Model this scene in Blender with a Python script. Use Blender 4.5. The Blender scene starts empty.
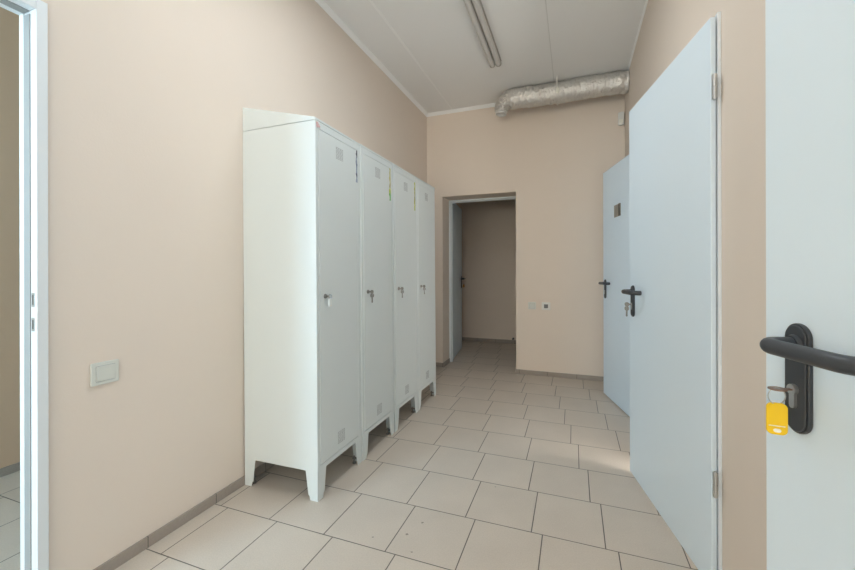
import bpy, bmesh, math, random
from mathutils import Vector, Matrix, noise

random.seed(4)
SC = bpy.context.scene
COL = SC.collection
R = math.radians
PI = math.pi

# ------------------------------------------------------------------ camera
CAM_H = 1.17
cam_d = bpy.data.cameras.new('camera')
cam_d.sensor_width = 36.0
cam_d.lens = 389.5 / 855 * 36
cam_d.shift_y = -14.4 / 855
cam_d.clip_start = 0.02
cam = bpy.data.objects.new('camera', cam_d)
COL.objects.link(cam)
cam.location = (0, 0, CAM_H)
cam.rotation_euler = (R(90), 0.0022, R(20.568))
SC.camera = cam

# ------------------------------------------------------------------ world, lights, exposure
world = bpy.data.worlds.new('sky')
SC.world = world
world.use_nodes = True
world.node_tree.nodes['Background'].inputs[0].default_value = (0.62, 0.78, 1.0, 1)
world.node_tree.nodes['Background'].inputs[1].default_value = 1.0


def area(name, loc, rot, sx, sy, power, color, spread=180):
    d = bpy.data.lights.new(name, 'AREA')
    d.shape = 'RECTANGLE'
    d.size, d.size_y = sx, sy
    d.energy = power
    d.color = color
    d.spread = R(spread)
    o = bpy.data.objects.new(name, d)
    COL.objects.link(o)
    o.location = loc
    o.rotation_euler = rot
    return o


# daylight lamps at unseen windows; all but the side room one are added fill
area('added_fill_end_window', (-0.60, -4.94, 1.45), (R(124), 0, 0), 1.7, 1.5, 98, (1.0, 0.94, 0.78))  # added fill from an unseen window, tilted up to lift the ceiling
area('daylight_side_room_window', (-3.02, -2.30, 1.60), (R(95), 0, R(-90)), 2.1, 1.5, 205, (0.48, 0.77, 1.0))
area('added_fill_right_window', (0.46, -1.45, 1.65), (R(105), 0, R(90)), 1.3, 1.5, 18, (0.20, 0.60, 1.0))  # added cool fill for the near left wall, window unseen
area('added_fill_right_room', (1.96, 1.45, 0.82), (R(108), 0, R(90)), 2.1, 1.2, 95, (1.0, 0.95, 0.88))  # added low lamp, unseen, brightens the far end through the door gaps
LAMP_COLOR = (0.88, 0.95, 1.0)

SC.view_settings.view_transform = 'Standard'
SC.view_settings.look = 'None'
SC.view_settings.gamma = 1
SC.view_settings.use_curve_mapping = False
SC.view_settings.exposure = 0.28

# ------------------------------------------------------------------ materials
MATS = {}


def mat(name, rgb, rough=0.5, metal=0.0, spec=0.5, bump=0.0, bscale=200.0, var=0.0, vscale=6.0, trans=0.0):
    m = bpy.data.materials.new(name)
    m.use_nodes = True
    nt = m.node_tree
    b = nt.nodes['Principled BSDF']
    b.inputs['Base Color'].default_value = (*rgb, 1)
    b.inputs['Roughness'].default_value = rough
    b.inputs['Metallic'].default_value = metal
    b.inputs['Specular IOR Level'].default_value = spec
    if trans:
        b.inputs['Transmission Weight'].default_value = trans
    tc = nt.nodes.new('ShaderNodeTexCoord')
    if var:
        n = nt.nodes.new('ShaderNodeTexNoise')
        n.inputs['Scale'].default_value = vscale
        n.inputs['Detail'].default_value = 4
        nt.links.new(tc.outputs['Object'], n.inputs['Vector'])
        mx = nt.nodes.new('ShaderNodeMix')
        mx.data_type = 'RGBA'
        mx.inputs['A'].default_value = (*[c * (1 - var) for c in rgb], 1)
        mx.inputs['B'].default_value = (*[min(1, c * (1 + var)) for c in rgb], 1)
        nt.links.new(n.outputs['Fac'], mx.inputs['Factor'])
        nt.links.new(mx.outputs['Result'], b.inputs['Base Color'])
    if bump:
        n = nt.nodes.new('ShaderNodeTexNoise')
        n.inputs['Scale'].default_value = bscale
        n.inputs['Detail'].default_value = 3
        nt.links.new(tc.outputs['Object'], n.inputs['Vector'])
        bp = nt.nodes.new('ShaderNodeBump')
        bp.inputs['Strength'].default_value = bump
        bp.inputs['Distance'].default_value = 0.008 if metal and bump > .5 else 0.002
        nt.links.new(n.outputs['Fac'], bp.inputs['Height'])
        nt.links.new(bp.outputs['Normal'], b.inputs['Normal'])
    MATS[name] = m
    return m


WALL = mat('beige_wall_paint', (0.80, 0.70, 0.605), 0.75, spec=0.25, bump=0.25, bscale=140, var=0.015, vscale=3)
WALL2 = mat('dimmed_side_wall_paint', (0.64, 0.46, 0.32), 0.75, spec=0.25, bump=0.25, bscale=140, var=0.015, vscale=3)  # wall paint darkened and warmed so the side room looks dimly lit
CEIL = mat('ceiling_panel_white', (0.88, 0.875, 0.865), 0.6, spec=0.3, var=0.015, vscale=2)
CROWN = mat('cornice_white', (0.93, 0.925, 0.91), 0.5)
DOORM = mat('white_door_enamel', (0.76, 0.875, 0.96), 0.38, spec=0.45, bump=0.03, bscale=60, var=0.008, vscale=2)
FRAMEM = mat('white_frame_enamel', (0.80, 0.84, 0.86), 0.4)
GASKET = mat('grey_seal', (0.33, 0.34, 0.335), 0.7)
LOCKM = mat('locker_enamel', (0.75, 0.80, 0.795), 0.4, spec=0.45, bump=0.04, bscale=45, var=0.012, vscale=3)
DARK = mat('dark_recess', (0.05, 0.05, 0.05), 0.8)
PERF = mat('shaded_perforation', (0.36, 0.375, 0.375), 0.8)
BLACKH = mat('black_handle_plastic', (0.040, 0.045, 0.053), 0.40, spec=0.5)
STEEL = mat('satin_steel', (0.55, 0.56, 0.56), 0.32, metal=0.9)
DULL = mat('dull_grey_metal', (0.30, 0.29, 0.27), 0.45, metal=0.7)
COPPER = mat('brown_key_metal', (0.30, 0.19, 0.14), 0.4, metal=0.7)
YELLOW = mat('yellow_tag_plastic', (0.90, 0.58, 0.005), 0.35)
AMBER = mat('amber_tag_plastic', (0.50, 0.27, 0.08), 0.4)
PAPER = mat('white_paper', (0.85, 0.83, 0.75), 0.7)
CLEAR = mat('clear_tag_plastic', (0.90, 0.94, 0.92), 0.2)
SWITCHM = mat('ivory_switch_plastic', (0.70, 0.71, 0.65), 0.35)
SWITCHW = mat('white_switch_plastic', (0.76, 0.75, 0.71), 0.35)
SCREEN = mat('dark_grey_window', (0.07, 0.075, 0.085), 0.3)
SIGNM = mat('brushed_sign_plate', (0.36, 0.34, 0.30), 0.4, metal=0.5)
SIGND = mat('sign_dark_band', (0.10, 0.095, 0.085), 0.4, metal=0.3)
LAMPB = mat('lamp_housing_grey', (0.42, 0.39, 0.35), 0.5, metal=0.2)
LAMPT = mat('lamp_tube_cover_grey', (0.60, 0.585, 0.56), 0.35)
RED = mat('faded_red_paper', (0.70, 0.46, 0.45), 0.7)
FOIL = mat('aluminium_foil', (0.70, 0.685, 0.66), 0.42, metal=0.8, bump=1.0, bscale=60, var=0.12, vscale=18)
FOIL2 = mat('bright_foil', (0.85, 0.84, 0.82), 0.4, metal=0.5)
WINF = mat('window_frame_white', (0.8, 0.8, 0.8), 0.4)
GLASS = mat('window_glass', (1, 1, 1), 0.0, trans=1.0)


def strip_mat(name, stops):
    """colour changes down the strip: torn coloured tape"""
    m = bpy.data.materials.new(name)
    m.use_nodes = True
    nt = m.node_tree
    b = nt.nodes['Principled BSDF']
    b.inputs['Roughness'].default_value = 0.6
    tc = nt.nodes.new('ShaderNodeTexCoord')
    sp = nt.nodes.new('ShaderNodeSeparateXYZ')
    nt.links.new(tc.outputs['Generated'], sp.inputs[0])
    n = nt.nodes.new('ShaderNodeTexNoise')
    n.inputs['Scale'].default_value = 60
    nt.links.new(tc.outputs['Object'], n.inputs['Vector'])
    ma = nt.nodes.new('ShaderNodeMath')
    ma.operation = 'MULTIPLY_ADD'
    ma.inputs[1].default_value = 0.35
    nt.links.new(n.outputs['Fac'], ma.inputs[0])
    nt.links.new(sp.outputs['Z'], ma.inputs[2])
    r = nt.nodes.new('ShaderNodeValToRGB')
    e = r.color_ramp.elements
    while len(e) < len(stops):
        e.new(0.5)
    for k, (p, c) in enumerate(stops):
        e[k].position = p
        e[k].color = (*c, 1)
    nt.links.new(ma.outputs[0], r.inputs[0])
    nt.links.new(r.outputs[0], b.inputs['Base Color'])
    return m


TAPE_BLUE = strip_mat('torn_blue_tape', [(0.0, (0.42, 0.48, 0.58)), (0.30, (0.25, 0.30, 0.42)), (0.36, (0.05, 0.06, 0.10)),
                                         (0.5, (0.30, 0.36, 0.5)), (0.75, (0.10, 0.12, 0.2)), (0.9, (0.45, 0.5, 0.58)), (1.0, (0.08, 0.08, 0.1))])
TAPE_GREEN = strip_mat('torn_yellow_green_tape', [(0.0, (0.05, 0.30, 0.03)), (0.38, (0.10, 0.42, 0.04)), (0.5, (0.62, 0.6, 0.05)),
                                                  (0.62, (0.35, 0.25, 0.1)), (0.75, (0.55, 0.50, 0.16)), (1.0, (0.55, 0.52, 0.25))])
TAPE_YELLOW = strip_mat('torn_yellow_tape', [(0.0, (0.25, 0.4, 0.04)), (0.3, (0.62, 0.62, 0.05)), (0.6, (0.30, 0.30, 0.14)), (1.0, (0.55, 0.55, 0.12))])


def node_math(nt, op, a, b=None, c=None):
    n = nt.nodes.new('ShaderNodeMath')
    n.operation = op
    for i, v in enumerate((a, b, c)):
        if v is None:
            continue
        if isinstance(v, (int, float)):
            n.inputs[i].default_value = v
        else:
            nt.links.new(v, n.inputs[i])
    return n.outputs[0]


TX, TY, SH, Y0, X0 = 0.3037, 0.3359, 0.0483, 1.7915, -1.091


def tile_mat():
    m = bpy.data.materials.new('beige_floor_tiles')
    m.use_nodes = True
    nt = m.node_tree
    b = nt.nodes['Principled BSDF']
    M = lambda *a: node_math(nt, *a)
    geo = nt.nodes.new('ShaderNodeNewGeometry')
    sp = nt.nodes.new('ShaderNodeSeparateXYZ')
    nt.links.new(geo.outputs['Position'], sp.inputs[0])
    x, y = sp.outputs['X'], sp.outputs['Y']
    v = M('DIVIDE', M('SUBTRACT', y, Y0), TY)
    row = M('FLOOR', v)
    fy = M('SUBTRACT', v, row)
    u = M('DIVIDE', M('ADD', M('SUBTRACT', x, X0), M('MULTIPLY', row, SH)), TX)
    colm = M('FLOOR', u)
    fx = M('SUBTRACT', u, colm)
    dx = M('MULTIPLY', M('MINIMUM', fx, M('SUBTRACT', 1.0, fx)), TX)
    dy = M('MULTIPLY', M('MINIMUM', fy, M('SUBTRACT', 1.0, fy)), TY)
    d = M('MINIMUM', dx, dy)
    mr = nt.nodes.new('ShaderNodeMapRange')
    mr.inputs['From Min'].default_value = 0.0015
    mr.inputs['From Max'].default_value = 0.0029
    nt.links.new(d, mr.inputs['Value'])
    istile = mr.outputs[0]
    cb = nt.nodes.new('ShaderNodeCombineXYZ')
    nt.links.new(colm, cb.inputs[0])
    nt.links.new(row, cb.inputs[1])
    wn = nt.nodes.new('ShaderNodeTexWhiteNoise')
    nt.links.new(cb.outputs[0], wn.inputs['Vector'])
    n1 = nt.nodes.new('ShaderNodeTexNoise')
    n1.inputs['Scale'].default_value = 190
    n1.inputs['Detail'].default_value = 3
    nt.links.new(geo.outputs['Position'], n1.inputs['Vector'])
    n2 = nt.nodes.new('ShaderNodeTexNoise')
    n2.inputs['Scale'].default_value = 4.5
    n2.inputs['Detail'].default_value = 4
    nt.links.new(geo.outputs['Position'], n2.inputs['Vector'])
    f = M('ADD', M('MULTIPLY', M('SUBTRACT', n1.outputs['Fac'], 0.5), 0.30),
          M('ADD', M('MULTIPLY', M('SUBTRACT', wn.outputs['Value'], 0.5), 0.05),
            M('MULTIPLY', M('SUBTRACT', n2.outputs['Fac'], 0.5), 0.16)))
    fac = M('ADD', f, 1.0)
    vm = nt.nodes.new('ShaderNodeVectorMath')
    vm.operation = 'SCALE'
    vm.inputs[0].default_value = TILE_RGB
    nt.links.new(fac, vm.inputs['Scale'])
    cur = vm.outputs[0]
    # chips and specks with a shape of their own
    spots = None
    for (px, py, r_) in ((-0.695, 1.586, 0.0065), (-0.66, 1.684, 0.0055), (-0.829, 1.516, 0.004), (-0.633, 1.492, 0.004), (-0.398, 2.10, 0.004)):
        dd = nt.nodes.new('ShaderNodeVectorMath')
        dd.operation = 'DISTANCE'
        dd.inputs[1].default_value = (px, py, 0)
        nt.links.new(geo.outputs['Position'], dd.inputs[0])
        s = M('LESS_THAN', M('ADD', dd.outputs['Value'], M('MULTIPLY', M('SUBTRACT', n1.outputs['Fac'], 0.5), 0.01)), r_)
        spots = s if spots is None else M('MAXIMUM', spots, s)
    m1 = nt.nodes.new('ShaderNodeMix')
    m1.data_type = 'RGBA'
    m1.inputs['B'].default_value = (0.16, 0.135, 0.11, 1)
    nt.links.new(M('MULTIPLY', spots, 0.7), m1.inputs['Factor'])
    nt.links.new(cur, m1.inputs['A'])
    mx = nt.nodes.new('ShaderNodeMix')
    mx.data_type = 'RGBA'
    mx.inputs['A'].default_value = (0.12, 0.105, 0.09, 1)
    nt.links.new(istile, mx.inputs['Factor'])
    nt.links.new(m1.outputs['Result'], mx.inputs['B'])
    nt.links.new(mx.outputs['Result'], b.inputs['Base Color'])
    b.inputs['Roughness'].default_value = 0.42
    b.inputs['Specular IOR Level'].default_value = 0.4
    bp = nt.nodes.new('ShaderNodeBump')
    bp.inputs['Strength'].default_value = 0.5
    bp.inputs['Distance'].default_value = 0.002
    nt.links.new(istile, bp.inputs['Height'])
    nt.links.new(bp.outputs['Normal'], b.inputs['Normal'])
    return m


TILE_RGB = (0.60, 0.53, 0.455)
TILES = tile_mat()


def skirt_mat(name, axis, off, pitch):
    m = bpy.data.materials.new(name)
    m.use_nodes = True
    nt = m.node_tree
    b = nt.nodes['Principled BSDF']
    M = lambda *a: node_math(nt, *a)
    geo = nt.nodes.new('ShaderNodeNewGeometry')
    sp = nt.nodes.new('ShaderNodeSeparateXYZ')
    nt.links.new(geo.outputs['Position'], sp.inputs[0])
    v = M('DIVIDE', M('SUBTRACT', sp.outputs[axis], off), pitch)
    fr = M('FRACT', v)
    d = M('MULTIPLY', M('MINIMUM', fr, M('SUBTRACT', 1.0, fr)), pitch)
    s = M('GREATER_THAN', d, 0.0018)
    n1 = nt.nodes.new('ShaderNodeTexNoise')
    n1.inputs['Scale'].default_value = 120
    nt.links.new(geo.outputs['Position'], n1.inputs['Vector'])
    vm = nt.nodes.new('ShaderNodeVectorMath')
    vm.operation = 'SCALE'
    vm.inputs[0].default_value = (0.36, 0.31, 0.265)
    nt.links.new(M('ADD', 0.9, M('MULTIPLY', n1.outputs['Fac'], 0.2)), vm.inputs['Scale'])
    mx = nt.nodes.new('ShaderNodeMix')
    mx.data_type = 'RGBA'
    mx.inputs['A'].default_value = (0.11, 0.10, 0.09, 1)
    nt.links.new(s, mx.inputs['Factor'])
    nt.links.new(vm.outputs[0], mx.inputs['B'])
    nt.links.new(mx.outputs['Result'], b.inputs['Base Color'])
    b.inputs['Roughness'].default_value = 0.45
    return m


SKIRT_Y = skirt_mat('skirting_tile_along_side', 'Y', 1.126, 0.3359)
SKIRT_X = skirt_mat('skirting_tile_along_end', 'X', -0.275, 0.3037)

# ------------------------------------------------------------------ mesh helpers


def box(bm, x0, x1, y0, y1, z0, z1):
    v = [bm.verts.new(p) for p in ((x0, y0, z0), (x1, y0, z0), (x1, y1, z0), (x0, y1, z0), (x0, y0, z1), (x1, y0, z1), (x1, y1, z1), (x0, y1, z1))]
    for f in ((3, 2, 1, 0), (4, 5, 6, 7), (0, 1, 5, 4), (1, 2, 6, 5), (2, 3, 7, 6), (3, 0, 4, 7)):
        bm.faces.new([v[i] for i in f])


def prism(bm, pts, fn, h0, h1):
    """pts 2D outline; fn(a,b,h)->3D"""
    lo = [bm.verts.new(fn(a, b, h0)) for a, b in pts]
    hi = [bm.verts.new(fn(a, b, h1)) for a, b in pts]
    n = len(pts)
    bm.faces.new(lo[::-1])
    bm.faces.new(hi)
    for i in range(n):
        j = (i + 1) % n
        bm.faces.new((lo[i], lo[j], hi[j], hi[i]))


def tube(bm, path, rad, seg=14, caps=True, flat=1.0):
    path = [Vector(p) for p in path]
    n = len(path)
    rads = rad if isinstance(rad, (list, tuple)) else [rad] * n
    rings = []
    t = (path[1] - path[0]).normalized()
    up = Vector((0, 0, 1)) if abs(t.z) < 0.9 else Vector((1, 0, 0))
    nrm = (up - t * up.dot(t)).normalized()
    for i in range(n):
        if i == 0:
            t2 = (path[1] - path[0]).normalized()
        elif i == n - 1:
            t2 = (path[-1] - path[-2]).normalized()
        else:
            t2 = ((path[i + 1] - path[i]).normalized() + (path[i] - path[i - 1]).normalized()).normalized()
        nrm = (nrm - t2 * nrm.dot(t2)).normalized()
        bn = t2.cross(nrm)
        rings.append([bm.verts.new(path[i] + (nrm * math.cos(2 * PI * k / seg) * flat + bn * math.sin(2 * PI * k / seg)) * rads[i]) for k in range(seg)])
    for a, b in zip(rings, rings[1:]):
        for k in range(seg):
            bm.faces.new((a[k], a[(k + 1) % seg], b[(k + 1) % seg], b[k]))
    if caps:
        bm.faces.new(rings[0][::-1])
        bm.faces.new(rings[-1])
    return rings


def torus(bm, c, ax_u, ax_v, R_, r_, seg=20, sub=8):
    c, ax_u, ax_v = Vector(c), Vector(ax_u).normalized(), Vector(ax_v).normalized()
    n = ax_u.cross(ax_v)
    rings = []
    for i in range(seg):
        a = 2 * PI * i / seg
        d = ax_u * math.cos(a) + ax_v * math.sin(a)
        rings.append([bm.verts.new(c + d * (R_ + r_ * math.cos(2 * PI * k / sub)) + n * r_ * math.sin(2 * PI * k / sub)) for k in range(sub)])
    for i in range(seg):
        a, b = rings[i], rings[(i + 1) % seg]
        for k in range(sub):
            bm.faces.new((a[k], a[(k + 1) % sub], b[(k + 1) % sub], b[k]))


def stadium(w, h, seg=10, r=None):
    """outline centred at 0 with rounded ends/corners"""
    r = min(w, h) / 2 if r is None else r
    pts = []
    for cx, cy, a0 in ((w / 2 - r, h / 2 - r, 0), (-w / 2 + r, h / 2 - r, 90), (-w / 2 + r, -h / 2 + r, 180), (w / 2 - r, -h / 2 + r, 270)):
        for k in range(seg + 1):
            a = R(a0 + 90 * k / seg)
            pts.append((cx + r * math.cos(a), cy + r * math.sin(a)))
    out = []
    for p in pts:
        if not out or (abs(p[0] - out[-1][0]) + abs(p[1] - out[-1][1])) > 1e-6:
            out.append(p)
    if abs(out[0][0] - out[-1][0]) + abs(out[0][1] - out[-1][1]) < 1e-6:
        out.pop()
    return out


def obj(name, bm, m, parent=None, bevel=0.0, smooth=False, segs=2):
    bmesh.ops.recalc_face_normals(bm, faces=bm.faces)
    me = bpy.data.meshes.new(name)
    bm.to_mesh(me)
    bm.free()
    for mm in (m if isinstance(m, (list, tuple)) else [m]):
        me.materials.append(mm)
    o = bpy.data.objects.new(name, me)
    COL.objects.link(o)
    if parent:
        o.parent = parent
    if smooth:
        for p in me.polygons:
            p.use_smooth = True
        try:
            me.set_sharp_from_angle(angle=R(40))
        except Exception:
            pass
    if bevel:
        b = o.modifiers.new('bevel', 'BEVEL')
        b.width = bevel
        b.segments = segs
        b.limit_method = 'ANGLE'
        b.angle_limit = R(40)
    return o


def struct(name, bm, m, parent=None, **k):
    o = obj(name, bm, m, parent, **k)
    if not parent:
        o['kind'] = 'structure'
    return o


def tag(o, label, cat, group=None):
    o['label'] = label
    o['category'] = cat
    if group:
        o['group'] = group
    return o


def empty(name, loc, rz=0.0):
    o = bpy.data.objects.new(name, None)
    o.empty_display_size = 0.1
    COL.objects.link(o)
    o.location = loc
    o.rotation_euler = (0, 0, rz)
    return o


def boxes(*bs):
    bm = bmesh.new()
    for b in bs:
        box(bm, *b)
    return bm


# ------------------------------------------------------------------ dimensions
XL, XR = -1.696, 0.50          # faces of the left and right walls
YB, YF = 4.50, -5.00           # end wall face, wall behind the camera
ZC = 3.10                      # ceiling
SX = -3.06                     # far wall of the side room
RX = 2.0                       # far wall of the rooms behind the right-hand doors
HB = 6.30                      # end wall of the hall
T = 0.10
TL = 0.080
DW, DH = 0.853, 2.077          # door leaves
OPH = 2.055                    # opening height

# ------------------------------------------------------------------ shell
struct('floor', boxes((SX - .1, RX + .1, YF - .2, HB + .1, -0.10, 0.0)), TILES)
struct('ceiling', boxes((SX - .1, RX + .1, YF - .2, HB + .1, ZC, ZC + 0.1)), CEIL)
struct('wall_left', boxes((XL - TL, XL, YF, -0.10, 0, ZC), (XL - TL, XL, -0.10, 0.777, OPH + .012, ZC), (XL - TL, XL, 0.777, YB + .33, 0, ZC)), WALL)
DOORS_R = [(-0.01, 0.945), (1.735, 2.60), (3.27, 4.13)]   # clear openings in the right wall
W3 = (-2.15, -0.75, 0.85, 2.45)
bs, y = [(XR, XR + T, YF, W3[0], 0, ZC), (XR, XR + T, W3[0], W3[1], 0, W3[2]), (XR, XR + T, W3[0], W3[1], W3[3], ZC)], W3[1]
for a, b in DOORS_R:
    bs.append((XR, XR + T, y, a, 0, ZC))
    bs.append((XR, XR + T, a, b, OPH + .012, ZC))
    y = b
bs.append((XR, XR + T, y, YB + .33, 0, ZC))
struct('wall_right', boxes(*bs), WALL)
DX0, DX1 = -1.492, -0.614
struct('wall_back', boxes((XL, DX0, YB, YB + .33, 0, ZC), (DX0, DX1, YB, YB + .33, 2.066, ZC), (DX1, XR, YB, YB + .33, 0, ZC)), WALL)
struct('wall_hall', boxes((SX, RX, HB, HB + .1, 0, ZC), (-1.86, -1.76, YB + .33, HB, 0, ZC), (0.9, 1.0, YB + .33, HB, 0, ZC)), WALL)
WS = (-3.45, -1.15, 0.80, 2.40)
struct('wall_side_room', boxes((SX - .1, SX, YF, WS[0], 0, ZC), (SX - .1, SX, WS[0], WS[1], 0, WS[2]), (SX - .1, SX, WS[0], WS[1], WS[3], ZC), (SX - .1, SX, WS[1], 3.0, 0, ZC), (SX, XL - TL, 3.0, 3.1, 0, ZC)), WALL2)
WB = (0.35, 2.55, 0.15, 1.50)
struct('wall_beyond', boxes((RX, RX + .1, -.4, WB[0], 0, ZC), (RX, RX + .1, WB[0], WB[1], 0, WB[2]), (RX, RX + .1, WB[0], WB[1], WB[3], ZC), (RX, RX + .1, WB[1], YB + .43, 0, ZC), (XR + T, RX, -.5, -.4, 0, ZC), (XR + T, RX, 2.86, 2.96, 0, ZC), (XR + T, RX, YB + .33, YB + .43, 0, ZC)), WALL)  # holds an added unseen partition that blocks light from the farthest door gap
# wall behind the camera with the opening of the added window
W1 = (-1.40, 0.30, 0.90, 2.50)
bs = []
xs = [SX - .1, W1[0], W1[1], XR + T]
bs += [(xs[0], xs[1], YF - .2, YF, 0, ZC), (xs[2], xs[3], YF - .2, YF, 0, ZC)]
for w in (W1,):
    bs += [(w[0], w[1], YF - .2, YF, 0, w[2]), (w[0], w[1], YF - .2, YF, w[3], ZC)]
struct('wall_front', boxes(*bs), WALL)
for i, w in enumerate((W1,)):  # unseen window, added to carry the fill from behind
    x0, x1, z0, z1 = w
    fy0, fy1 = YF - .15, YF - .09
    xm = (x0 + x1) / 2
    wf = struct('window_%d' % (i + 1), boxes((x0, x0 + .06, fy0, fy1, z0, z1), (x1 - .06, x1, fy0, fy1, z0, z1), (x0 + .06, x1 - .06, fy0, fy1, z0, z0 + .06),
                                             (x0 + .06, x1 - .06, fy0, fy1, z1 - .06, z1), (xm - .04, xm + .04, fy0, fy1, z0 + .06, z1 - .06)), WINF, bevel=0.004)
    obj('pane', boxes((x0 + .05, xm - .03, fy0 + .025, fy0 + .035, z0 + .05, z1 - .05), (xm + .03, x1 - .05, fy0 + .025, fy0 + .035, z0 + .05, z1 - .05)), GLASS, wf)
    obj('sill', boxes((x0 - .04, x1 + .04, fy1, YF + .04, z0 - .03, z0)), WINF, wf, bevel=0.004)

for nm, (y0_, y1_, z0, z1), fx0 in (('window_2', WS, SX - .07), ('window_3', W3, XR + .03), ('window_4', WB, RX + .03)):  # the two windows on the right are unseen, added for their light
    ym = (y0_ + y1_) / 2
    fx1 = fx0 + .05
    wf = struct(nm, boxes((fx0, fx1, y0_, y0_ + .06, z0, z1), (fx0, fx1, y1_ - .06, y1_, z0, z1), (fx0, fx1, y0_ + .06, y1_ - .06, z0, z0 + .06),
                          (fx0, fx1, y0_ + .06, y1_ - .06, z1 - .06, z1), (fx0, fx1, ym - .04, ym + .04, z0 + .06, z1 - .06)), WINF, bevel=0.004)
    obj('pane', boxes((fx0 + .02, fx0 + .03, y0_ + .05, ym - .03, z0 + .05, z1 - .05), (fx0 + .02, fx0 + .03, ym + .03, y1_ - .05, z0 + .05, z1 - .05)), GLASS, wf)

# skirting tiles
BH, BT = 0.048, 0.009
struct('baseboard_left', boxes((XL, XL + BT, 0.796, YB, 0, BH), (XL, XL + BT, YF, -0.15, 0, BH)), SKIRT_Y, bevel=0.0015)
struct('baseboard_right', boxes((XR - BT, XR, 1.03, 1.665, 0, BH), (XR - BT, XR, 2.67, 3.195, 0, BH), (XR - BT, XR, 4.205, YB, 0, BH), (XR - BT, XR, YF, -0.08, 0, BH)), SKIRT_Y, bevel=0.0015)
struct('baseboard_back', boxes((XL + BT, DX0 + BT, YB - BT, YB, 0, BH), (DX1 - BT, XR - BT, YB - BT, YB, 0, BH), (DX0, DX0 + BT, YB, YB + .262, 0, BH), (DX1 - BT, DX1, YB, YB + .262, 0, BH)), SKIRT_X, bevel=0.0015)
struct('baseboard_hall', boxes((-1.76, 0.9, HB - BT, HB, 0, BH + .01), (-1.76, -1.76 + BT, YB + .34, HB - BT, 0, BH + .01)), SKIRT_X, bevel=0.0015)
struct('baseboard_side_room', boxes((SX, SX + BT, YF, 3.0, 0, BH)), SKIRT_Y, bevel=0.0015)

# ceiling cornices and panel joint strips
cz = 3.066
bm = bmesh.new()
pr = [(0, cz), (0.004, cz), (0.010, cz + .010), (0.024, cz + .024), (0.028, ZC - .002), (0.028, ZC), (0, ZC)]
prism(bm, pr, lambda a, b, h: (XL + a, h, b), YF, YB)
struct('trim_1', bm, CROWN)
bm = bmesh.new()
prism(bm, pr, lambda a, b, h: (h, YB - a, b), XL, XR)
struct('trim_2', bm, CROWN)
bm = bmesh.new()
prism(bm, pr, lambda a, b, h: (XR - a * .45, h, ZC - (ZC - b) * .45), YF, YB)
struct('trim_3', bm, CROWN)
struct('trim_4', boxes((-1.364, -1.344, YF, YB - .03, ZC - .004, ZC)), CROWN, bevel=0.0015)
struct('trim_5', boxes((-0.188, -0.180, YF, YB - .03, ZC - .0015, ZC)), mat('ceiling_joint_grey', (0.74, 0.735, 0.72), 0.6))


# ------------------------------------------------------------------ door frames
def flat_frame(name, a, b, x, out, depth, w=0.06):
    """door lining round a clear opening a..b in a wall in the YZ plane; face at x, the room on the side out (+1/-1)"""
    z = OPH
    f0, f1 = sorted((x, x + out * 0.012))
    bm = boxes((f0, f1, a - w + .012, a + .012, 0, z + w - .012), (f0, f1, b - .012, b + w - .012, 0, z + w - .012), (f0, f1, a + .012, b - .012, z - .0, z + w - .012))
    d0, d1 = sorted((x, x - out * depth))
    box(bm, d0, d1, a, a + .012, 0, z + .012)
    box(bm, d0, d1, b - .012, b, 0, z + .012)
    box(bm, d0, d1, a + .012, b - .012, z, z + .012)
    s0, s1 = sorted((x - out * .045, x - out * .075))
    box(bm, s0, s1, a + .012, a + .024, 0, z)
    box(bm, s0, s1, b - .024, b - .012, 0, z)
    box(bm, s0, s1, a + .024, b - .024, z - .012, z)
    return struct(name, bm, FRAMEM, bevel=0.0015)


flat_frame('trim_6', DOORS_R[0][0], DOORS_R[0][1], XR, -1, T)
fr_mid = flat_frame('trim_7', DOORS_R[1][0], DOORS_R[1][1], XR, -1, T)
flat_frame('trim_8', DOORS_R[2][0], DOORS_R[2][1], XR, -1, T)

# the open doorway on the left: casing, lining, stop and grey seal
ya, yb, zt = -0.10, 0.763, 2.052
cx1 = XL + .010
bm = boxes((XL, cx1, yb, 0.794, 0, zt + .036), (XL, cx1, ya - .037, ya, 0, zt + .036), (XL, cx1, ya, yb, zt, zt + .036))
box(bm, XL - TL, XL, yb, yb + .014, 0, zt + .015)
box(bm, XL - TL, XL, ya, ya + .012, 0, zt)
box(bm, XL - TL, XL, ya, yb, zt, zt + .014)
box(bm, XL - TL - .004, XL - TL + .022, yb - .004, yb, 0, zt)
box(bm, XL - TL - .004, XL - TL + .022, ya + .012, ya + .022, 0, zt)
box(bm, XL - TL - .004, XL - TL + .022, ya + .022, yb - .004, zt - .004, zt)
fl = struct('trim_9', bm, FRAMEM, bevel=0.002)
obj('door_seal', boxes((XL - .065, XL - .024, yb - .003, yb, 0, zt - .010), (XL - .065, XL - .024, ya + .016, yb - .003, zt - .003, zt)), GASKET, fl, bevel=0.001)
for z0, z1 in ((1.050, 1.098), (0.968, 1.014)):
    sp_ = obj('strike_plate', boxes((XL - .019, XL - .002, yb - .0012, yb, z0, z1)), STEEL, fl, bevel=0.0004)
    obj('strike_slot', boxes((XL - .013, XL - .008, yb - .0016, yb - .001, z0 + .008, z1 - .008)), DARK, sp_)

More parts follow.
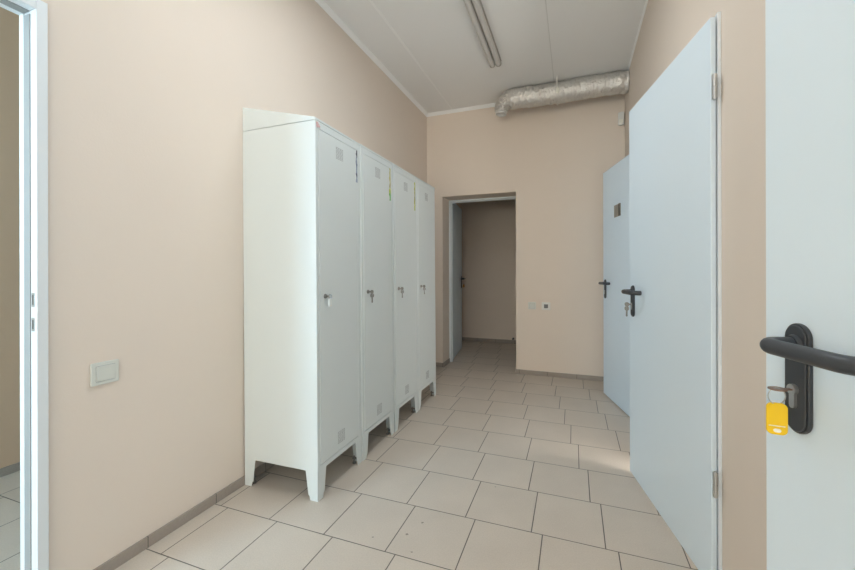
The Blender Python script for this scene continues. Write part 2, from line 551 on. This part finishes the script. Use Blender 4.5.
# frame of the far doorway, set deep in its reveal
hx0, hx1, hy = DX0, DX1, YB + .262
bm = boxes((hx0, hx0 + .024, hy, hy + .066, 0, 2.066), (hx1 - .024, hx1, hy, hy + .066, 0, 2.066), (hx0 + .024, hx1 - .024, hy, hy + .066, 2.046, 2.066))
box(bm, hx0 + .024, hx0 + .034, hy + .030, hy + .055, 0, 2.036)
box(bm, hx1 - .034, hx1 - .024, hy + .030, hy + .055, 0, 2.036)
box(bm, hx0 + .024, hx1 - .024, hy + .030, hy + .055, 2.036, 2.046)
struct('trim_10', bm, FRAMEM, bevel=0.002)


# ------------------------------------------------------------------ doors
def handle_set(root, u, side, y0):
    """black plate, lever towards the hinge, cylinder; (local x from hinge, y out)"""
    s = side
    bm = bmesh.new()
    fn = lambda off: (lambda a, b, h: (u + a, y0 + s * (h + off), 0.996 + b))
    prism(bm, stadium(0.046, 0.176), fn(0), 0, 0.007)
    prism(bm, stadium(0.040, 0.170), fn(0.007), 0, 0.003)
    pl = obj('handle_plate', bm, BLACKH, root, smooth=True, bevel=0.0015)
    bm = bmesh.new()
    zc, rr, out, cr = 1.050, 0.0122, 0.058, 0.024
    path = [(u, y0 + s * .009, zc), (u, y0 + s * .030, zc)]
    for k in range(9):
        a = R(90 * k / 8)
        path.append((u - cr + cr * math.cos(a), y0 + s * (out - cr + cr * math.sin(a)), zc))
    ln, cr2 = .159, .030
    path += [(u - .06, y0 + s * out, zc), (u - .105, y0 + s * out, zc)]
    for k in range(9):
        a = R(90 * k / 8)
        path.append((u - ln + cr2 - cr2 * math.sin(a), y0 + s * (out - cr2 + cr2 * math.cos(a)), zc))
    path.append((u - ln, y0 + s * .016, zc))
    tube(bm, path, rr, 18)
    lv = obj('handle_lever', bm, BLACKH, root, smooth=True, bevel=0.003)
    bm = bmesh.new()
    tube(bm, [(u, y0 + s * .010, zc), (u, y0 + s * .016, zc)], [.0165, .0145], 20)
    obj('lever_collar', bm, BLACKH, lv, smooth=True)
    bm = bmesh.new()
    tube(bm, [(u, y0 + s * .008, 0.978), (u, y0 + s * .0155, 0.978)], .0085, 18)
    box(bm, u - .005, u + .005, *sorted((y0 + s * .008, y0 + s * .0145)), 0.953, 0.972)
    tube(bm, [(u, y0 + s * .008, 0.953), (u, y0 + s * .0145, 0.953)], .005, 12)
    obj('lock_cylinder', bm, STEEL, root, smooth=True)


def make_door(name, hinge, ang, side=1, th=0.018, hinges=True, backset=.066):
    root = empty(name, hinge, ang)
    root['kind'] = 'structure'
    s = side
    y0, y1 = sorted((0, -s * th))
    obj('leaf', boxes((0.0, DW, y0, y1, 0.010, 0.010 + DH), (0.075, DW - .022, *sorted((-s * th, -s * (th + .022))), 0.010, DH - .018)), DOORM, root, bevel=0.0025)
    handle_set(root, DW - backset, s, 0)
    if hinges:
        for z in (0.397, 1.830):
            bm = bmesh.new()
            hx, hyy = -.009, -s * .009
            tube(bm, [(hx, hyy, z - .043), (hx, hyy, z - .0015)], .0082, 16)
            tube(bm, [(hx, hyy, z + .0015), (hx, hyy, z + .043)], .0082, 16)
            tube(bm, [(hx, hyy, z - .046), (hx, hyy, z + .046)], .0062, 12)
            box(bm, -.006, .0012, *sorted((-s * .004, -s * .016)), z - .042, z - .002)
            obj('hinge', bm, STEEL, root, smooth=True)
    return root


A11 = 11.08
A17 = 14.1
d1 = make_door('door_1', (0.533, 0.042, 0), R(90 + 14.3), backset=.076)
d2 = make_door('door_2', (0.466, 1.684, 0), R(90 + A11))
d3 = make_door('door_3', (0.470, 3.213, 0), R(90 + A17))
d4 = make_door('door_4', (-1.470, YB + .334, 0), R(90 + 7.2), side=-1, hinges=False)
tag(d1, 'white door standing ajar at the right edge with black lever handle and yellow tagged key', 'door')
tag(d2, 'tall white door ajar in the right wall with silver hinges and a key in its lock', 'door')
tag(d3, 'white door with small grey plate, behind the door with the silver key', 'door')
tag(d4, 'white door opened into the dark hall beyond the end doorway', 'door')
# small metal plate on the far door
bm = boxes((.412, .560, 0, .003, 1.628, 1.732))
sg = obj('sign_plate', bm, SIGNM, d3, bevel=0.001)
sg['label'] = 'small brushed grey metal plate with a dark band'
obj('dark_band', boxes((.412, .450, .003, .007, 1.628, 1.732)), SIGND, sg)

# ------------------------------------------------------------------ lockers
LD, LW = 0.474, 0.445
ZB, ZT = 0.145, 1.934
LEAN = -0.0055


def leg_mesh(fy, fx, front):
    """folded sheet leg, corner at local (fx,fy) ; sx, sy point inwards"""
    bm = bmesh.new()
    sx = -1 if front else 1
    x0 = LD if front else 0.0
    sy = 1 if fy == 0 else -1
    y0 = 0.0 if fy == 0 else LW
    zb = -0.0024 if front else 0.0
    t = .002
    for axis in (0, 1):
        w0, w1 = (.075, .052)
        pts = [(0, ZB + .002), (w0, ZB + .002), (w0 - .004, ZB - .02), (w1 + .006, zb + .028), (w1 - .001, zb + .022), (w1 - .006, zb), (0, zb)]
        if axis == 0:   # plate on the side (in XZ)
            prism(bm, pts, lambda a, b, h: (x0 + sx * a, y0 + sy * h, b), 0, t)
        else:           # plate on the front/back (in YZ)
            prism(bm, pts, lambda a, b, h: (x0 + sx * h, y0 + sy * a, b), 0, t)
    return bm, (x0 + sx * .034, y0 + sy * .034)


def make_locker():
    root = empty('locker', (0, 0, 0))
    st = .0015
    # carcass: sides, back, floor, roof and front frame
    fl_, fr_, ft, fb = .024, .036, .036, .026
    bm = boxes((0, LD, 0, st * 2, ZB, ZT), (0, LD, LW - st * 2, LW, ZB, ZT), (0, st * 2, st * 2, LW - st * 2, ZB, ZT),
               (st * 2, LD, st * 2, LW - st * 2, ZB, ZB + .02), (st * 2, LD, st * 2, LW - st * 2, ZT - .012, ZT),
               (LD - .018, LD, st * 2, fl_, ZB + .02, ZT - .012), (LD - .018, LD, LW - fr_, LW - st * 2, ZB + .02, ZT - .012),
               (LD - .018, LD, fl_, LW - fr_, ZT - ft, ZT - .012), (LD - .018, LD, fl_, LW - fr_, ZB + .02, ZB + fb),
               (LD - .024, LD - .018, st * 2, LW - st * 2, ZB + .02, ZT - .012))
    obj('body', bm, LOCKM, root, bevel=0.0012)
    # sloping roof, high at the wall
    bm = bmesh.new()
    zb2 = 2.068
    prism(bm, [(0, ZT + .002), (LD - .001, ZT + .002), (LD + .001, ZT + .004), (LD + .001, ZT + .012), (LD - .006, ZT + .016), (0, zb2)], lambda a, b, h: (a, h, b), 0.0, LW)
    obj('sloping_roof', bm, LOCKM, root, bevel=0.001)
    # door
    g = .003
    dy0, dy1, dz0, dz1 = fl_ + g, LW - fr_ - g, ZB + fb + g, ZT - ft - g
    dr = obj('door', boxes((LD - .016, LD + .0015, dy0, dy1, dz0, dz1)), LOCKM, root, bevel=0.0022)
    yc = (dy0 + dy1) / 2
    for zc in (1.818, 0.247):
        bm = boxes((LD + .001, LD + .0022, yc - .036, yc + .036, zc - .037, zc + .037))
        v = obj('vent', bm, LOCKM, dr, bevel=0.0004)
        bm = bmesh.new()
        for r_ in range(9):
            for c_ in range(4):
                yy = yc - .027 + c_ * .018
                zz = zc - .030 + r_ * .0075
                box(bm, LD + .0015, LD + .0025, yy - .0075, yy + .0075, zz - .0017, zz + .0017)
        obj('perforation', bm, PERF, v)
    bm = bmesh.new()
    ly, lz = .072, 1.035
    tube(bm, [(LD, ly, lz), (LD + .006, ly, lz)], [.0125, .0115], 20)
    tube(bm, [(LD + .006, ly, lz), (LD + .012, ly, lz)], .0085, 18)
    obj('lock', bm, DULL, dr, smooth=True)
    for front in (True, False):
        for fy in (0, 1):
            bm, (bx_, by_) = leg_mesh(fy, 0, front)
            lg = obj('leg', bm, LOCKM, root, bevel=0.0006)
            bm = bmesh.new()
            zb = -0.0024 if front else 0.0
            tube(bm, [(bx_, by_, zb), (bx_, by_, zb + .008)], .011, 12)
            tube(bm, [(bx_, by_, zb + .008), (bx_, by_, zb + .045)], .005, 10)
            sxx = -1 if front else 1
            box(bm, *sorted((bx_ - sxx * .032, bx_ + .008 * sxx)), by_ - .008, by_ + .008, zb + .030, zb + .036)
            obj('levelling_foot', bm, DULL, lg)
    for (x, z) in ((.055, 1.690), (.345, 1.685), (.060, .434), (.350, .438)):
        bm = bmesh.new()
        tube(bm, [(x, .0005, z), (x, -.0012, z)], [.006, .0035], 12)
        obj('rivet', bm, LOCKM, root, smooth=True)
    return root


def children(o):
    return [c for c in bpy.data.objects if c.parent == o]


def copy_tree(o, parent=None):
    c = o.copy()
    COL.objects.link(c)
    c.parent = parent
    for ch in children(o):
        copy_tree(ch, c)
    return c


LOCK_Y = [1.648, 2.097, 2.557, 3.010]
proto = make_locker()
lockers = [proto] + [copy_tree(proto) for _ in range(3)]
LABELS = ['nearest pale grey metal locker with its long side showing and a clear key tag',
          'second pale grey locker from the front, with yellow and bright green torn tape',
          'third pale grey locker from the front, with thin yellow tape on its door',
          'farthest pale grey locker of the row, next to the end doorway, without tape']
for L_, y_, lb in zip(lockers, LOCK_Y, LABELS):
    L_.location = (-1.687, y_, 0)
    yaw = R(0.5) if y_ < 1.7 else 0.0
    L_.location = (-1.687 + LD - LD * math.cos(yaw), y_ - LD * math.sin(yaw), 0)
    L_.rotation_euler = (0, LEAN, yaw)
    tag(L_, lb, 'locker', 'metal lockers along the left wall')


def door_of(l):
    return [c for c in children(l) if c.name.startswith('door')][0]


def tape(l, ztop, zbot, w, m, label, seed):
    rnd = random.Random(seed)
    yr = LW - .036 - .003
    n = 16
    bm = bmesh.new()
    rows = []
    for i in range(n + 1):
        z = ztop + (zbot - ztop) * i / n
        a = yr - w * (0.35 + 0.65 * rnd.random())
        b = yr + .004 * rnd.random()
        rows.append([bm.verts.new((LD + .0027 + .0008 * rnd.random(), a, z)), bm.verts.new((LD + .0030, b, z)), bm.verts.new((LD + .0013, b, z)), bm.verts.new((LD + .0013, a, z))])
    for p, q in zip(rows, rows[1:]):
        for k in range(4):
            bm.faces.new((p[k], p[(k + 1) % 4], q[(k + 1) % 4], q[k]))
    bm.faces.new(rows[0])
    bm.faces.new(rows[-1][::-1])
    o = obj('tape', bm, m, door_of(l))
    o['label'] = label


tape(lockers[0], 1.893, 1.700, .016, TAPE_BLUE, 'torn blue and black tape at the door edge', 1)
tape(lockers[1], 1.893, 1.665, .020, TAPE_GREEN, 'torn yellow tape ending in a green scrap', 2)
tape(lockers[2], 1.893, 1.660, .020, TAPE_YELLOW, 'thin torn yellow tape', 3)
bm = bmesh.new()
prism(bm, [(.006, 1.926), (.018, 1.928), (.040, 1.910), (.037, 1.904), (.026, 1.907), (.020, 1.899), (.008, 1.903)], lambda a, b, h: (h, a, b), LD + .0001, LD + .0022)
o = obj('sticker', bm, RED, lockers[0])
o['label'] = 'scrap of faded red paper'


# ------------------------------------------------------------------ keys
def key_shape(bm, P, bow_ax, out, bow_w=.023, bow_l=.024, blade=.022, t=.0022):
    """flat key: bow in the plane (out, bow_ax); P where the blade enters"""
    out, bow_ax = Vector(out), Vector(bow_ax)
    n = out.cross(bow_ax).normalized()
    f = lambda a, b, h: Vector(P) + bow_ax * a + out * b + n * h
    prism(bm, [(-.004, -.002), (.004, -.002), (.004, blade * .35), (-.004, blade * .35)], f, -t / 2, t / 2)
    pts = [(a, b + blade * .35 + bow_l / 2) for a, b in stadium(bow_w, bow_l, 8, r=bow_l * .42)]
    prism(bm, pts, f, -t / 2, t / 2)
    return Vector(P) + out * (blade * .35 + bow_l * .55)


def hanging_key(bm, P, wdir, length=.058, t=.0025):
    """a key hanging straight down from P"""
    wdir = Vector(wdir)
    n = wdir.cross(Vector((0, 0, 1))).normalized()
    f = lambda a, b, h: Vector(P) + wdir * a + Vector((0, 0, b)) + n * h
    prism(bm, [(a, b - .011) for a, b in stadium(.026, .027, 8, r=.011)], f, -t / 2, t / 2)
    prism(bm, [(.0052, -.023), (.0052, -length + .004), (0, -length), (-.0052, -length + .004), (-.0036, -.044), (-.0052, -.040), (-.0036, -.036), (-.0052, -.032), (-.0052, -.023)], f, -t / 2, t / 2)


def make_key(name, root_obj, lock_local, side, label, kind, bow='flat'):
    """key in a lock; root_obj gives the frame of the door or locker"""
    bpy.context.view_layer.update()
    Mw = root_obj.matrix_world
    if side == 'x':
        o_, w_ = Vector((1, 0, 0)), Vector((0, 1, 0))
    else:
        o_, w_ = Vector((0, side, 0)), Vector((1, 0, 0))
    r = bpy.data.objects.new(name, None)
    r.empty_display_size = .03
    COL.objects.link(r)
    r.matrix_world = Mw @ Matrix.Translation(Vector(lock_local))
    up = Vector((0, 0, 1))
    bm = bmesh.new()
    P = Vector((0, 0, 0))
    tip = key_shape(bm, P, w_ if bow == 'flat' else up, o_)
    obj('bow', bm, COPPER if kind == 'yellow' else DULL, r, bevel=0.0005)
    bm = bmesh.new()
    rr = .013 if kind == 'yellow' else .0085
    torus(bm, tip + Vector((0, 0, -rr + .0015)), o_ if bow != 'flat' else o_, up, rr, .0009, 22, 6)
    obj('ring', bm, STEEL, r, smooth=True)
    H_ = tip + Vector((0, 0, -2 * rr + .003))
    if kind == 'yellow':
        bm = bmesh.new()
        n2 = (o_ * .35 + w_ * -1.0).normalized()
        wd = n2.cross(up).normalized()
        f = lambda a, b, h: H_ + wd * a + Vector((0, 0, b)) + n2 * h
        prism(bm, [(a, b - .025) for a, b in stadium(.027, .051, 6, r=.008)], f, -.0022, .0022)
        tg = obj('tag', bm, YELLOW, r, bevel=0.001)
        tg['label'] = 'yellow plastic key tag'
        bm = bmesh.new()
        for sgn in (-1, 1):
            h0, h1 = (.0021, .0025) if sgn > 0 else (-.0025, -.0021)
            prism(bm, [(a, b - .0435) for a, b in stadium(.010, .006, 6)], f, h0, h1)
            prism(bm, [(-.010, -.0355), (.011, -.0355), (.011, -.0368), (-.010, -.0368)], f, h0, h1)
        obj('tag_slot', bm, PAPER, tg)
    elif kind == 'amber' or kind == 'clear':
        bm = bmesh.new()
        wd = (w_ * .5 + o_ * .87) if kind == 'amber' else w_
        nn = wd.cross(up)
        f = lambda a, b, h: H_ + wd * a + Vector((0, 0, b)) + nn * h
        if kind == 'amber':
            prism(bm, [(a, b - .022) for a, b in stadium(.028, .046, 6, r=.008)], f, -.002, .002)
        else:
            prism(bm, [(a, b - .019) for a, b in stadium(.026, .040, 6, r=.004)], f, -.0016, .0016)
        tg = obj('tag', bm, AMBER if kind == 'amber' else CLEAR, r, bevel=0.0008)
        tg['label'] = 'amber key tag' if kind == 'amber' else 'clear plastic key tag'
        if kind == 'clear':
            bm = bmesh.new()
            prism(bm, [(-.012, -.0375), (.012, -.0375), (.012, -.034), (-.012, -.034)], f, -.0018, .0019)
            obj('tag_edge', bm, PAPER, tg)
    else:
        bm = bmesh.new()
        hanging_key(bm, H_ + Vector((0, 0, .002)), (o_ * .6 + w_ * .8).normalized())
        obj('spare_key', bm, DULL, r, bevel=0.0004)
    tag(r, label, 'key', 'keys in the doors')
    return r


UH = DW - .066
make_key('key', d1, (DW - .076, .0150, .978), 1, 'brown key with yellow plastic tag in the lock at the right edge', 'yellow')
make_key('key', d2, (UH, .0150, .978), 1, 'silver keys on a ring in the lock of the tall white door', 'keys', bow='upright')
make_key('key', d4, (UH, -.0150, .978), -1, 'key with amber tag in the door of the dark hall', 'amber')
kl = ['key with clear tag in the lock of the nearest locker', 'keys hanging in the lock of the second locker from the front',
      'keys hanging in the lock of the third locker from the front', 'keys hanging in the lock of the farthest locker']
for i, l in enumerate(lockers):
    k = make_key('key', l, (LD + .012, .072, 1.035), 'x', kl[i], 'clear' if i == 0 else 'keys', bow='upright')
    k['group'] = 'keys in the locker doors'

# ------------------------------------------------------------------ ceiling lamp
TUBE_ON = bpy.data.materials.new('added_lit_tube')  # glow of the two added lamps out of view
TUBE_ON.use_nodes = True
_b = TUBE_ON.node_tree.nodes['Principled BSDF']
_b.inputs['Base Color'].default_value = (0.8, 0.8, 0.8, 1)
_b.inputs['Emission Color'].default_value = (0.90, 0.955, 1.0, 1)
_b.inputs['Emission Strength'].default_value = 2.0


def make_lamp(lx, ly0, ly1, on, label, power=0):
    lamp = empty('ceiling_lamp', (lx, (ly0 + ly1) / 2, ZC))
    hl = (ly1 - ly0) / 2
    bm = bmesh.new()
    prism(bm, [(-.052, 0), (-.057, -.020), (-.034, -.034), (.034, -.034), (.057, -.020), (.052, 0)], lambda a, b, h: (a, h, b), -hl + .01, hl - .01)
    obj('housing', bm, LAMPB, lamp, bevel=0.002)
    for sx in (-1, 1):
        bm = bmesh.new()
        tube(bm, [(sx * .0275, -hl + .014, -.040), (sx * .0275, hl - .014, -.040)], .023, 20)
        obj('tube', bm, TUBE_ON if on else LAMPT, lamp, smooth=True)
    for sy in (-1, 1):
        bm = bmesh.new()
        for sx in (-1, 1):
            prism(bm, [(sx * .0275 + a, -.037 + b) for a, b in stadium(.052, .054, 8, r=.023)], lambda a, b, h: (a, h, b), sy * (hl - .016), sy * hl)
        obj('end_cap', bm, LAMPB, lamp, bevel=0.003)
    if on:
        a = area('added_lamp_light', (0, 0, -.066), (0, 0, 0), .10, 2 * hl - .1, power, LAMP_COLOR)
        a.parent = lamp
    tag(lamp, label, 'ceiling lamp', 'twin-tube ceiling lamps')
    return lamp


make_lamp(-0.668, 2.30, 3.575, False, 'long grey twin-tube lamp fixed to the ceiling, switched off')
make_lamp(-0.72, 0.95, 2.225, True, 'added unseen twin-tube ceiling lamp, lit, nearer the camera, above the row of lockers', 13)  # unseen lamp added to brighten the middle of the room
make_lamp(-0.668, -1.40, -0.125, True, 'added unseen twin-tube ceiling lamp, lit, behind the camera', 4)  # second unseen lamp, added as weak overhead fill

# ------------------------------------------------------------------ foil ventilation duct
duct = empty('ventilation_duct', (-0.15, 4.2, 2.99))
rd, zd, yd = .100, 2.990, 4.2
path, rads = [], []
x = XR - .004
step = .0055
while x > -.612:
    s_ = .5 + .5 * math.sin(x * 2 * PI / .034)
    path.append(Vector((x, yd, zd + .004 * math.sin(x * 7))))
    rads.append(rd + .0016 * s_ + .005 * noise.noise(Vector((x * 5, 0, 3))))
    x -= step
el = .110
N = 34
for k in range(1, N + 1):
    a = R(88 * k / N)
    path.append(Vector((x - el * math.sin(a), yd + .01 * k / N, zd - el * (1 - math.cos(a)))))
    rads.append(rd * (1 - .30 * k / N) + .003 * math.sin(k * 1.3))
bm = bmesh.new()
seg = 40
rings = tube(bm, path, rads, seg, caps=False)
for i, rg in enumerate(rings):
    c = path[i]
    for v in rg:
        d = v.co - c
        n_ = noise.noise(v.co * 22) * .007 + abs(noise.noise(v.co * 34 + Vector((3, 8, 1)))) * .008 + noise.noise(v.co * 55 + Vector((7, 1, 2))) * .0055
        v.co = c + d * (1 + n_ / rd)
        if v.co.z > ZC - .003:
            v.co.z = ZC - .003
last = path[-1]
offs = Vector((-0.15, 4.2, 2.99))
for v in bm.verts:
    v.co -= offs
obj('hose', bm, FOIL, duct, smooth=True)
e = last - offs
bm = bmesh.new()
r0, r1 = .060, .055
dn = Vector((-.10, -.10, -1)).normalized()
p0 = e + Vector((0, 0, .012))
# open collar: outer wall, rim and inner wall
prof = [(.066, 0.0), (.066, .022), (.058, .026), (.058, .046), (.052, .046), (.052, .004)]
sg_ = 28
a1 = dn.orthogonal().normalized()
a2 = dn.cross(a1)
prev = None
for (r_, h_) in prof:
    ring = [bm.verts.new(p0 + dn * h_ + (a1 * math.cos(2 * PI * k / sg_) + a2 * math.sin(2 * PI * k / sg_)) * r_) for k in range(sg_)]
    if prev:
        for k in range(sg_):
            bm.faces.new((prev[k], prev[(k + 1) % sg_], ring[(k + 1) % sg_], ring[k]))
    prev = ring
bm.faces.new(prev)
cl = obj('outlet_collar', bm, FOIL2, duct, smooth=True)
cl['label'] = 'round open collar at the end of the duct'
# strap round the hose up to the ceiling
bm = bmesh.new()
sxp = -0.150 - offs.x
rs = rd + .021
prev = None
for k in range(33):
    a = R(-20 + 220 * k / 32)
    pass
path_s = [(sxp, rs * math.cos(R(a)), max(-rs, rs * math.sin(R(a)))) for a in range(180, 361, 9)]
path_s = [(sxp, .0 - rs, ZC - .004 - offs.z)] + path_s + [(sxp, rs, ZC - .004 - offs.z)]
prevr = None
for (px, py, pz) in path_s:
    c = Vector((px, py, pz))
    d = Vector((0, py, pz if pz < 0 else 0)).normalized()
    ring = [bm.verts.new(c + Vector((-.007, 0, 0))), bm.verts.new(c + Vector((.007, 0, 0))), bm.verts.new(c + Vector((.007, 0, 0)) + d * .0015), bm.verts.new(c + Vector((-.007, 0, 0)) + d * .0015)]
    if prevr:
        for k in range(4):
            bm.faces.new((prevr[k], prevr[(k + 1) % 4], ring[(k + 1) % 4], ring[k]))
    prevr = ring
st_ = obj('hanger_strap', bm, FOIL, duct)
bm = bmesh.new()
prism(bm, [(-.016, -.028), (.014, -.034), (.018, .010), (.002, .040), (-.010, .016)], lambda a, b, h: (sxp + a, -rs - h, -.030 + b), -.004, .012)
cp = obj('foil_patch', bm, PAPER, st_, bevel=0.003)
cp['label'] = 'bright white patch on the duct strap'
tag(duct, 'crinkled silver foil duct running under the ceiling along the end wall', 'duct')


# ------------------------------------------------------------------ wall fittings
def wall_plate(name, loc, rz, w, h, m, label, cat, rocker=True, screen=False, rm=None):
    r = empty(name, loc, rz)
    bm = bmesh.new()
    prism(bm, stadium(w, h, 4, r=.004), lambda a, b, t: (a, t, b), -.009, 0)
    obj('plate', bm, m, r, bevel=0.003)
    if rocker:
        rw, rh = w * .66, h * .66
        obj('rocker_gap', boxes((-rw / 2 - .0015, rw / 2 + .0015, -.0094, -.0088, -rh / 2 - .0015, rh / 2 + .0015)), GASKET, r)
        bm = bmesh.new()
        prism(bm, [(-.0085, -rh / 2), (-.0115, -rh / 2), (-.0135, rh / 2), (-.0085, rh / 2)], lambda a, b, t: (t, a, b), -rw / 2, rw / 2)
        obj('rocker', bm, rm or m, r, bevel=0.001)
    if screen:
        obj('dark_centre', boxes((-.021, .021, -.0105, -.0085, -.021, .021)), SCREEN, r, bevel=0.0008)
        obj('grid_bar', boxes((-.021, .021, -.0112, -.0104, -.0012, .0012), (-.0010, .0010, -.0112, -.0104, -.021, .021)), DULL, r)
    tag(r, label, cat)
    return r


wall_plate('light_switch', (XL, 0.968, 0.780), R(90), .096, .086, SWITCHM, 'ivory light switch with a wide rocker on the left wall near the open doorway', 'light switch')
wall_plate('light_switch', (-.437, YB, 0.775), 0, .084, .082, SWITCHM, 'small ivory switch on the end wall, left of the plate with dark centre', 'light switch')
wall_plate('wall_control', (-.287, YB, 0.773), 0, .092, .086, SWITCHW, 'white wall plate with dark square centre on the end wall', 'wall plate', rocker=False, screen=True)

# motion detector in the corner
md = empty('motion_detector', (0.470, YB, 2.735), R(-14))
bm = bmesh.new()
prism(bm, stadium(.058, .135, 6, r=.012), lambda a, b, h: (a, h, b), -.044, -.008)
obj('case', bm, SWITCHW, md, bevel=0.006)
bm = bmesh.new()
prism(bm, stadium(.040, .040, 6, r=.008), lambda a, b, h: (a, h, -.030 + b), -.050, -.043)
obj('lens', bm, PAPER, md, bevel=0.002)
obj('bracket', boxes((-.012, .012, -.010, -.0075, -.02, .02), (-.006, .006, -.008, -.001, -.008, .008)), SWITCHW, md)
tag(md, 'small off-white motion detector high in the right corner under the duct', 'motion detector')

# door stop at the hall wall
bm = bmesh.new()
tube(bm, [(0, 0, 0), (0, -.012, 0)], [.016, .014], 16)
tube(bm, [(0, -.012, 0), (0, -.050, 0), (0, -.056, 0)], [.012, .014, .011], 16)
ds = obj('door_stop', bm, BLACKH, None, smooth=True)
ds.location = (-0.904, HB, 0.082)
tag(ds, 'small black door stop low on the end wall of the dark hall', 'door stop')
